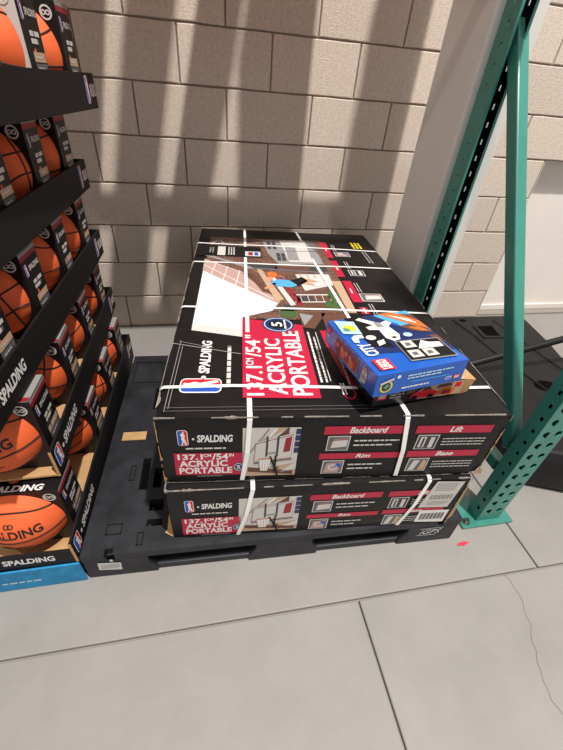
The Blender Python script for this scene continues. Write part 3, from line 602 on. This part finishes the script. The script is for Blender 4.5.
Q([(.30, .93), (.36, .96), (.52, .80), (.62, .84), (.66, .78), (.58, .72), (.60, .55), (.55, .46), (.47, .45), (.42, .52), (.44, .68), (.34, .70), (.33, .76), (.43, .78)], 'white', 4); Q([(.47, .50), (.55, .50), (.57, .60), (.48, .62)], 'offwhite', 5); Q([(.45, .72), (.53, .72), (.53, .82), (.46, .83)], 'grey', 5); Q([(.485, .49), (.53, .49), (.53, .52), (.49, .52)], 'black', 6)
m.build('shuttle_picture', bb)
m = MB(); Q([(.03, .70), (.22, .64), (.26, .90), (.06, .97)], 'paleblue', 4); Q([(.09, .75), (.20, .72), (.21, .82), (.11, .86)], 'yellow', 5); Q([(.07, .74), (.13, .72), (.13, .78), (.08, .80)], 'green_row', 6); m.build('inset_picture', bb)
m = MB(); tf.disc(m, .27 * BW, .56 * BD, .055 * BW, .045 * BD, 'offwhite', 5); m.build('satellite_picture', bb); m = MB(); tf.disc(m, .68 * BW, .52 * BD, .05 * BW, .04 * BD, 'paleblue', 5); m.build('satellite_picture', bb); m = MB(); Q([(.27, .40), (.36, .43), (.38, .50), (.29, .48)], 'white', 5); m.build('rover_picture', bb)
m = MB(); Q([(.42, .10), (.93, .07), (.95, .40), (.46, .44)], 'grey', 4); Q([(.43, .115), (.92, .085), (.935, .385), (.47, .425)], 'black', 5)
for c0, c1 in ((.47, .14), (.63, .13), (.50, .30)): Q([(c0, c1), (c0 + .13, c1 - .005), (c0 + .135, c1 + .11), (c0 + .01, c1 + .12)], 'offwhite', 6); Q([(c0 + .03, c1 + .03), (c0 + .09, c1 + .03), (c0 + .09, c1 + .08), (c0 + .04, c1 + .08)], 'midgrey', 7)
Q([(.62, .26), (.90, .24), (.91, .32), (.80, .34), (.74, .39), (.68, .33)], 'white', 6); m.build('feature_picture', bb)
m = MB(); Q([(.06, .05), (.22, .04), (.22, .20), (.06, .21)], 'logo_red', 4); tf.text(m, 'LEGO', .085 * BW, .055 * BD, .195 * BW, .195 * BD, 'white', 5, 90, .05); m.build('brand_logo', bb)
m = MB(); tf.text(m, 'CITY', .06 * BW, .27 * BD, .20 * BW, .48 * BD, 'white', 4, 90, .03); Q([(.06, .52), (.11, .50), (.14, .58), (.20, .57), (.21, .63), (.12, .64), (.07, .60)], 'white', 4); m.build('theme_lettering', bb)
m = MB(); lf.poly(m, [(.06, .012), (.185, .008), (.19, .050), (.065, .052)], 'grey', 0); lf.poly(m, [(.063, .0145), (.182, .0105), (.187, .0475), (.068, .0495)], 'darkred', 1)
for x, mm in ((.085, 'brown'), (.11, 'orange_print'), (.135, 'darkred'), (.155, 'orange_print')):
    lf.disc(m, x, .026 + .01 * math.sin(x * 200), .013, .013, mm, 2); lf.disc(m, x - .006, .036, .006, .007, 'pink', 3)
m.build('side_picture', bb)
m = MB(); lf.rect(m, .012, .040, .028, .054, 'logo_red', 0); lf.lines(m, .012, .026, .034, .036, 1, 'white', 0, rnd=rg); m.build('brand_logo', bb)
m = MB(); lf.poly(m, [(.205, .012), (.228, .012), (.232, .040), (.225, .054), (.212, .052), (.208, .035)], 'offwhite', 0); lf.disc(m, .219, .046, .007, .006, 'skin', 1); lf.rect(m, .210, .020, .226, .032, 'grey', 1); m.build('astronaut_picture', bb)
m = MB(); rf.ring(m, .030, .027, .012, .017, 'yellow', 0); rf.disc(m, .030, .027, .012, .012, 'navy', 1); rf.poly(m, [(.022, .026), (.030, .020), (.039, .030), (.030, .036)], 'green_row', 2); rf.line(m, (.012, .038), (.046, .048), .006, 'offwhite', 3); m.build('round_badge', bb)
m = MB(); rf.lines(m, .085, .036, .215, .052, 2, 'paleblue', 0, fill=.55, rnd=rg); rf.lines(m, .075, .010, .17, .018, 1, 'white', 0, fill=.5, rnd=rg); rf.lines(m, .10, .026, .21, .031, 1, 'skyblue', 0, fill=.7, rnd=rg); rf.disc(m, .060, .050, .005, .005, 'white', 0); m.build('fine_print', bb)['kind'] = 'stuff'
m = MB(); rf.rect(m, .225, .012, .243, .024, 'logo_red', 0); rf.text(m, 'LEGO', .227, .014, .241, .022, 'white', 1, bold=.04); rf.text(m, 'CITY', .200, .013, .220, .023, 'white', 0); m.build('brand_logo', bb)

# ------------------------------------------------------------------ basketball display at the left
TIERZ = [.115, .372, .629, .886, 1.143]
TX = [(-.345, -.331), (-.352, -.366), (-.382, -.365), (-.385, -.362), (-.35, -.275)]
YNS, YF = [-1.535, -1.425, -1.545, -1.52, -1.52], -.43
tname = ['bottom', 'second', 'third', 'fourth', 'top']; pname = ['nearest the aisle', 'second from the aisle', 'third from the aisle', 'nearest the wall']
bl = tag(E_('display_pallet', (-.345, -1.538, 0)), 'blue painted wooden pallet under the basketball display', 'pallet')
for i in range(7):
    m = MB(); y0 = .0 + i * .155; m.box(-.80, y0 + (.014 if i == 0 else 0), .088, -.035, y0 + .125, .108, 'blue_paint'); m.build('deck_board', bl, bevel=.003)
for x0 in (-.80, -.44, -.125):
    m = MB(); m.box(x0, .012, 0, x0 + .085, 1.05, .086, 'blue_paint'); m.build('stringer', bl, bevel=.003)
m = MB(); m.box(-.80, -.004, .0, 0.0, .0025, .106, 'blue_paint'); o = m.build('fascia_board', bl, bevel=.003)
fb = Face((-.8, -.004, 0), (1, 0, 0), (0, 0, 1), (0, -1, 0)); m = MB(); fb.lines(m, .58, .040, .72, .052, 1, 'paleblue', 0, fill=.7, rnd=random.Random(4)); m.build('stencil', bl)
def tierx(t, y):
    YN = YNS[t]; a, b_ = TX[t]; return a + (b_ - a) * (y - YN) / (YF - YN)
for t in range(5):
    YN = YNS[t]; z = TIERZ[t]; a, b_ = TX[t]; yaw = -math.atan2(b_ - a, YF - YN)
    tr = tag(E_('display_tray', (a, YN, z), yaw), 'cardboard display tray with black side lip, %s tier of the basketball display' % tname[t], 'tray'); L = YF - YN; WD = .40
    m = MB(); m.box(-WD, 0, -.006, -.0075, L, 0, 'cardboard'); m.build('base', tr)
    m = MB(); m.box(-.007, 0, -.050 if t == 0 else -.008, 0, L, .088, 'tray_black'); sl = m.build('side_lip', tr)
    m = MB(); m.box(-WD, L - .007, -.006, -.008, L, .088, 'tray_black'); m.build('back_lip', tr)
    m = MB(); m.box(-.0072, -.0012, -.006, -.0002, 0, .088, 'cardboard'); m.build('cut_edge', tr)
    sf = Face((0, 0, 0), (0, 1, 0), (0, 0, 1), (1, 0, 0))
    m = MB(); sf.league_logo(m, .012, .012, .052, .078, 0); m.build('league_logo', sl); m = MB(); sf.league_logo(m, L - .11, .008, L - .080, .080, 0); m.build('league_logo', sl)
    m = MB(); sf.disc(m, .070, .040, .006, .007, 'white', 0); sf.text(m, 'SPALDING', .085, .026, .225, .058, 'white', 0, bold=.035, shear=.12); m.build('brand_lettering', sl); m = MB(); sf.text(m, 'SPALDING', L - .068, .025, L - .010, .060, 'white', 0, bold=.035, shear=.12); m.build('brand_lettering', sl)
    if t == 0:
        m = MB(); m.box(-WD, -.001, -.006, -.008, .006, .058, 'tray_black'); m.build('front_lip', tr)
        f0 = Face((-WD, -.001, 0), (1, 0, 0), (0, 0, 1), (0, -1, 0))
        m = MB(); f0.league_logo(m, .135, .004, .170, .052, 0); m.build('league_logo', tr)
        m = MB(); f0.disc(m, .190, .028, .006, .006, 'white', 0); f0.text(m, 'SPALDING', .210, .016, .345, .043, 'white', 0, bold=.035, shear=.12); m.build('brand_lettering', tr)
BX = .236; BDp = .105; BHt = .236; BR = .1185
def boxed_ball_protos():
    out = []
    for var in (0, 1, 2):
        r = E_('ball_box')
        m = MB(); th = .004; n = 40; hr = .1095; cz = .1205
        # front panel with a round opening (u = x, v = z)
        ring_i = [(-BX / 2 + BX / 2 + hr * math.cos(2 * math.pi * i / n), cz + hr * math.sin(2 * math.pi * i / n)) for i in range(n)]
        def outer(i):
            a = 2 * math.pi * i / n; dx, dz = math.cos(a), math.sin(a)
            s1 = (BX / 2) / abs(dx) if abs(dx) > 1e-6 else 9; s2 = ((BHt - cz) if dz > 0 else cz) / abs(dz) if abs(dz) > 1e-6 else 9
            q = min(s1, s2); return (dx * q, cz + dz * q)
        ring_o = [outer(i) for i in range(n)]
        for k in (0, 2, 4, 6): pass
        v = [(x, 0, z) for x, z in ring_o] + [(x, 0, z) for x, z in ring_i] + [(x, th, z) for x, z in ring_i]
        fcol = 'carton_black' if var < 2 else 'offwhite'
        m.add(v, [(i, (i + 1) % n, n + (i + 1) % n, n + i) for i in range(n)] + [(n + i, n + (i + 1) % n, 2 * n + (i + 1) % n, 2 * n + i) for i in range(n)], fcol)
        for sx, sz in ((-1, 0), (1, 0), (-1, 1), (1, 1)):   # fill panel corners
            cx_, cz_ = sx * BX / 2, (BHt if sz else 0.0)
            best = sorted(range(n), key=lambda i: (ring_o[i][0] - cx_) ** 2 + (ring_o[i][1] - cz_) ** 2)[:2]
            a_, b2 = ring_o[best[0]], ring_o[best[1]]
            if abs(a_[0] - b2[0]) > 1e-5 and abs(a_[1] - b2[1]) > 1e-5: m.add([(a_[0], 0, a_[1]), (b2[0], 0, b2[1]), (cx_, 0, cz_)], [(0, 1, 2)], fcol)
        m.box(-BX / 2, 0, 0, -BX / 2 + th, BDp, BHt, 'carton_black'); m.box(BX / 2 - th, 0.0005, 0, BX / 2, BDp, BHt, 'carton_black')
        m.build('carton', r)
        m = MB(); m.box(-BX / 2, 0.0, BHt, BX / 2, BDp, BHt + .002, 'carton_black' if var == 1 else 'grey'); m.build('top_panel', r)
        f_ = Face((-BX / 2, 0, 0), (1, 0, 0), (0, 0, 1), (0, -1, 0)); s_ = Face((BX / 2, 0, 0), (0, 1, 0), (0, 0, 1), (1, 0, 0)); t_ = Face((-BX / 2, 0, BHt + .002), (1, 0, 0), (0, 1, 0), (0, 0, 1))
        m = MB(); (var == 1) or t_.rect(m, 0, .0, BX, .014, 'darkred', 0); s_.rect(m, .0, BHt - .020, BDp, BHt - .008, 'darkred', 0); s_.rect(m, .0, BHt - .008, BDp, BHt, 'grey', 0); m.build('red_stripe', r)
        m = MB(); f_.ring(m, BX - .026, BHt - .026, .012, .016, 'offwhite', 0, 18); f_.ring(m, BX - .032, BHt - .026, .003, .006, 'offwhite', 0, 10); f_.ring(m, BX - .021, BHt - .026, .003, .006, 'offwhite', 0, 10); m.build('round_badge', r)
        if var == 1:
            m = MB(); t_.text(m, 'SPALDING', .055, .003, .200, .023, 'white', 0, bold=.035, shear=.12); m.build('brand_lettering', r)
        m = MB(); s_.league_logo(m, .012, .174, .026, .206, 0); s_.text(m, 'SPALDING', .036, .184, .098, .198, 'offwhite', 0, bold=.03, shear=.12); m.build('side_lettering', r)
        m = MB(); s_.lines(m, .036, .132, .092, .160, 2, 'offwhite', 0, fill=.7, rnd=random.Random(1)); m.build('fine_print', r)['kind'] = 'stuff'
        m = MB()
        for k, mm in enumerate(('yellow', 'green_row', 'red', 'midgrey', 'tan')):
            s_.rect(m, .030, .012 + k * .022, .098, .031 + k * .022, mm, 0); s_.lines(m, .040, .017 + k * .022, .088, .026 + k * .022, 1, 'offwhite', 1, fill=.5, rnd=random.Random(k))
        m.build('colour_chart', r)
        out.append(r)
    return out
def ball_proto():
    r = E_('basketball'); m = MB(); n, k = 40, 24; v = [(0, 0, BR)]; f = []
    for j in range(1, k):
        for i in range(n):
            a = math.pi * j / k; b_ = 2 * math.pi * i / n; v.append((BR * math.sin(a) * math.cos(b_), BR * math.sin(a) * math.sin(b_), BR * math.cos(a)))
    v.append((0, 0, -BR)); e = len(v) - 1
    for i in range(n): f.append((0, 1 + i, 1 + (i + 1) % n)); f.append((e, 1 + (k - 2) * n + (i + 1) % n, 1 + (k - 2) * n + i))
    for j in range(k - 2):
        for i in range(n): f.append((1 + j * n + i, 1 + (j + 1) * n + i, 1 + (j + 1) * n + (i + 1) % n, 1 + j * n + (i + 1) % n))
    m.add(v, f, 'ball'); m.build('shell', r, smooth=True)
    def S(lon, lat, d=.0006): return Vector(((BR + d) * math.cos(lat) * math.sin(lon), -(BR + d) * math.cos(lat) * math.cos(lon), (BR + d) * math.sin(lat)))
    cur = [[S(2 * math.pi * i / 56, -.04, 0) for i in range(56)], [Vector((BR * math.cos(t), 0, BR * math.sin(t))) for t in [2 * math.pi * i / 56 for i in range(56)]]]
    for sg in (1, -1): cur.append([S(2 * math.pi * i / 56, sg * (.62 + .16 * math.cos(4 * math.pi * i / 56)), 0) for i in range(56)])
    for c in cur: m = MB(); m.tube(c, .0024, 'ball_black', 6, closed=True); m.build('seam', r)
    m = MB(); tv, tf_ = textmesh('SPALDING', .03, .0)
    m.add([S((x - .5) * 1.30, .10 + y * .25) for x, y in tv], tf_, 'ball_black')
    for cx_ in (-.045, .045): m.tube([S(cx_ + .055 * math.cos(t), .47 + .055 * math.sin(t), 0) for t in [2 * math.pi * i / 16 for i in range(16)]], .0016, 'ball_black', 5, closed=True)
    m.build('lettering', r)
    m = MB(); m.tube([S(-.1 + .40 * i / 30, -.34 + .045 * math.sin(i * 1.3) * (1 - i / 40), 0) for i in range(31)], .0012, 'ball_black', 4)
    for x_ in (-.35, -.24): m.tube([S(x_, -.38, 0), S(x_ + .02, -.28, 0), S(x_ + .07, -.28, 0), S(x_ + .06, -.37, 0)], .0028, 'ball_black', 5)
    m.build('signature', r); return r
def copy_tree(o, parent=None):
    c = o.copy(); COL.objects.link(c); c.parent = parent
    for ch in list(o.children): copy_tree(ch, c)
    return c
def drop_tree(o):
    for ch in list(o.children): drop_tree(ch)
    bpy.data.objects.remove(o)
protos = boxed_ball_protos(); bp_ = ball_proto()
rg = random.Random(21)
ROT = {(0, 0): (0, 0, 0), (0, 1): (-8, -20, 24), (1, 0): (0, -4, 0), (2, 2): (6, 4, -2), (1, 1): (25, 0, 120), (1, 2): (-15, 20, 170), (0, 2): (10, 10, 150), (0, 3): (0, 25, 160)}
for t in range(5):
    for k, yb in enumerate((-1.458, -1.125, -.875, -.63) if t == 0 else (-1.395, -1.14, -.88, -.62)):
        YN = YNS[t]; x = tierx(t, yb) - (.0135 if t == 0 else .014) - BX / 2; a, b_ = TX[t]; yaw = -math.atan2(b_ - a, YF - YN) + R(rg.uniform(-1.5, 1.5))
        if t == 0 and k == 1: yaw += R(0)
        var = 1 if (t, k) == (0, 0) else (2 if (t, k) == (4, 2) else 0)
        o = copy_tree(protos[var]); o.location = (x, yb, TIERZ[t] + .0005); o.rotation_euler = (0, 0, yaw)
        tag(o, '%s open-front ball carton on the %s display tier, %s' % ('white' if var == 2 else 'black', tname[t], pname[k]), 'carton', 'ball cartons in the display')
        q = Matrix.Translation(o.location) @ Matrix.Rotation(yaw, 4, 'Z') @ Vector((0, .047, .1205))
        c = copy_tree(bp_); c.location = q
        rx, ry, rz = ROT.get((t, k), (rg.uniform(-20, 20), rg.uniform(-25, 25), rg.uniform(90, 240)))
        c.rotation_euler = (R(rx), R(ry), R(rz) + yaw)
        tag(c, 'orange basketball in the ball carton on the %s display tier, %s' % (tname[t], pname[k]), 'basketball', 'basketballs in the display')
for q in protos + [bp_]: drop_tree(q)

# ------------------------------------------------------------------ black hoop base, tube, scrap
hb = tag(E_('hoop_ballast_tank', (1.2, -1.5, 0)), 'black moulded plastic hoop base with handle slot on the floor behind the rack', 'ballast tank')
top = [(.12, .10), (.30, .03), (.95, .05), (1.06, .15), (1.06, .62), (.83, .655), (.745, .70), (.79, .86), (.84, 1.14), (.80, 1.165), (.06, 1.165), (.02, 1.10), (.02, .55)]
def inset(pts, d):
    c = Vector((sum(p[0] for p in pts) / len(pts), sum(p[1] for p in pts) / len(pts)))
    return [tuple(Vector(p) + (Vector(p) - c).normalized() * d) for p in pts]
n = len(top); lay = [(.0, .0), (.03, .015), (.10, .018), (.17, .008), (.195, -.006), (.20, -.02)]
v = []; f = []
for z, d in lay: v += [(x, y, z) for x, y in inset(top, d)]
for l in range(len(lay) - 1): f += [(l * n + i, l * n + (i + 1) % n, (l + 1) * n + (i + 1) % n, (l + 1) * n + i) for i in range(n)]
f += [tuple(range((len(lay) - 1) * n, len(lay) * n)), tuple(range(n - 1, -1, -1))]
m = MB(); m.add(v, f, 'plastic'); m.build('shell', hb)
m = MB(); m.prism([(.40, .905), (.415, 1.04), (.435, 1.06), (.545, 1.05), (.56, 1.02), (.53, .90)], .1995, .206, 'plastic'); m.build('handle_rim', hb, bevel=.002)
m = MB(); m.prism([(.425, .925), (.435, 1.025), (.535, 1.03), (.51, .915)], .2055, .2066, 'slot_dark'); m.build('handle_slot_shade', hb)  # raised dark patch, the slot's shade put into its colour
m = MB(); m.prism([(.445 + .06 * math.cos(t), .475 + .04 * math.sin(t)) for t in [2 * math.pi * i / 20 for i in range(20)]], .1995, .2012, 'slot_dark'); m.build('fill_hole_shade', hb)  # dark disc laid on the shell for the shade of an opening
m = MB(); m.prism([(.395 + .022 * math.cos(t), 1.11 + .014 * math.sin(t)) for t in [2 * math.pi * i / 16 for i in range(16)]], .1995, .2012, 'slot_dark'); m.build('bolt_hole_shade', hb)  # small dark disc, shade of the hole given as colour
m = MB(); m.tube([(.33, 1.12, .2), (.36, .95, .2), (.37, .75, .2), (.42, .45, .2), (.50, .2, .2)], .006, 'plastic', 6); m.build('moulded_rib', hb)
m = MB(); m.tube([(.60, 1.10, .2), (.62, .80, .2), (.66, .40, .2)], .005, 'plastic', 6); m.build('moulded_rib', hb)
m = MB(); m.tube([(-.40, 0, -.105), (.40, 0, .112)], .0165, 'black', 14); m.tube([(-.41, 0, -.108), (-.385, 0, -.101)], .0185, 'plastic', 14); tb2 = m.build('steel_tube', None, smooth=False)
tb2.location = (1.60, -.90, .340); tag(tb2, 'black round steel tube leaning across the hoop base behind the rack', 'tube')
m = MB(); m.prism([(-.028, -.004), (0, -.008), (.028, .002), (.01, .007), (-.015, .004)], 0, .0012, 'redscrap'); o = m.build('paper_scrap', None); o.location = (.915, -1.605, .0003); tag(o, 'small red paper scrap on the floor by the rack foot', 'scrap')
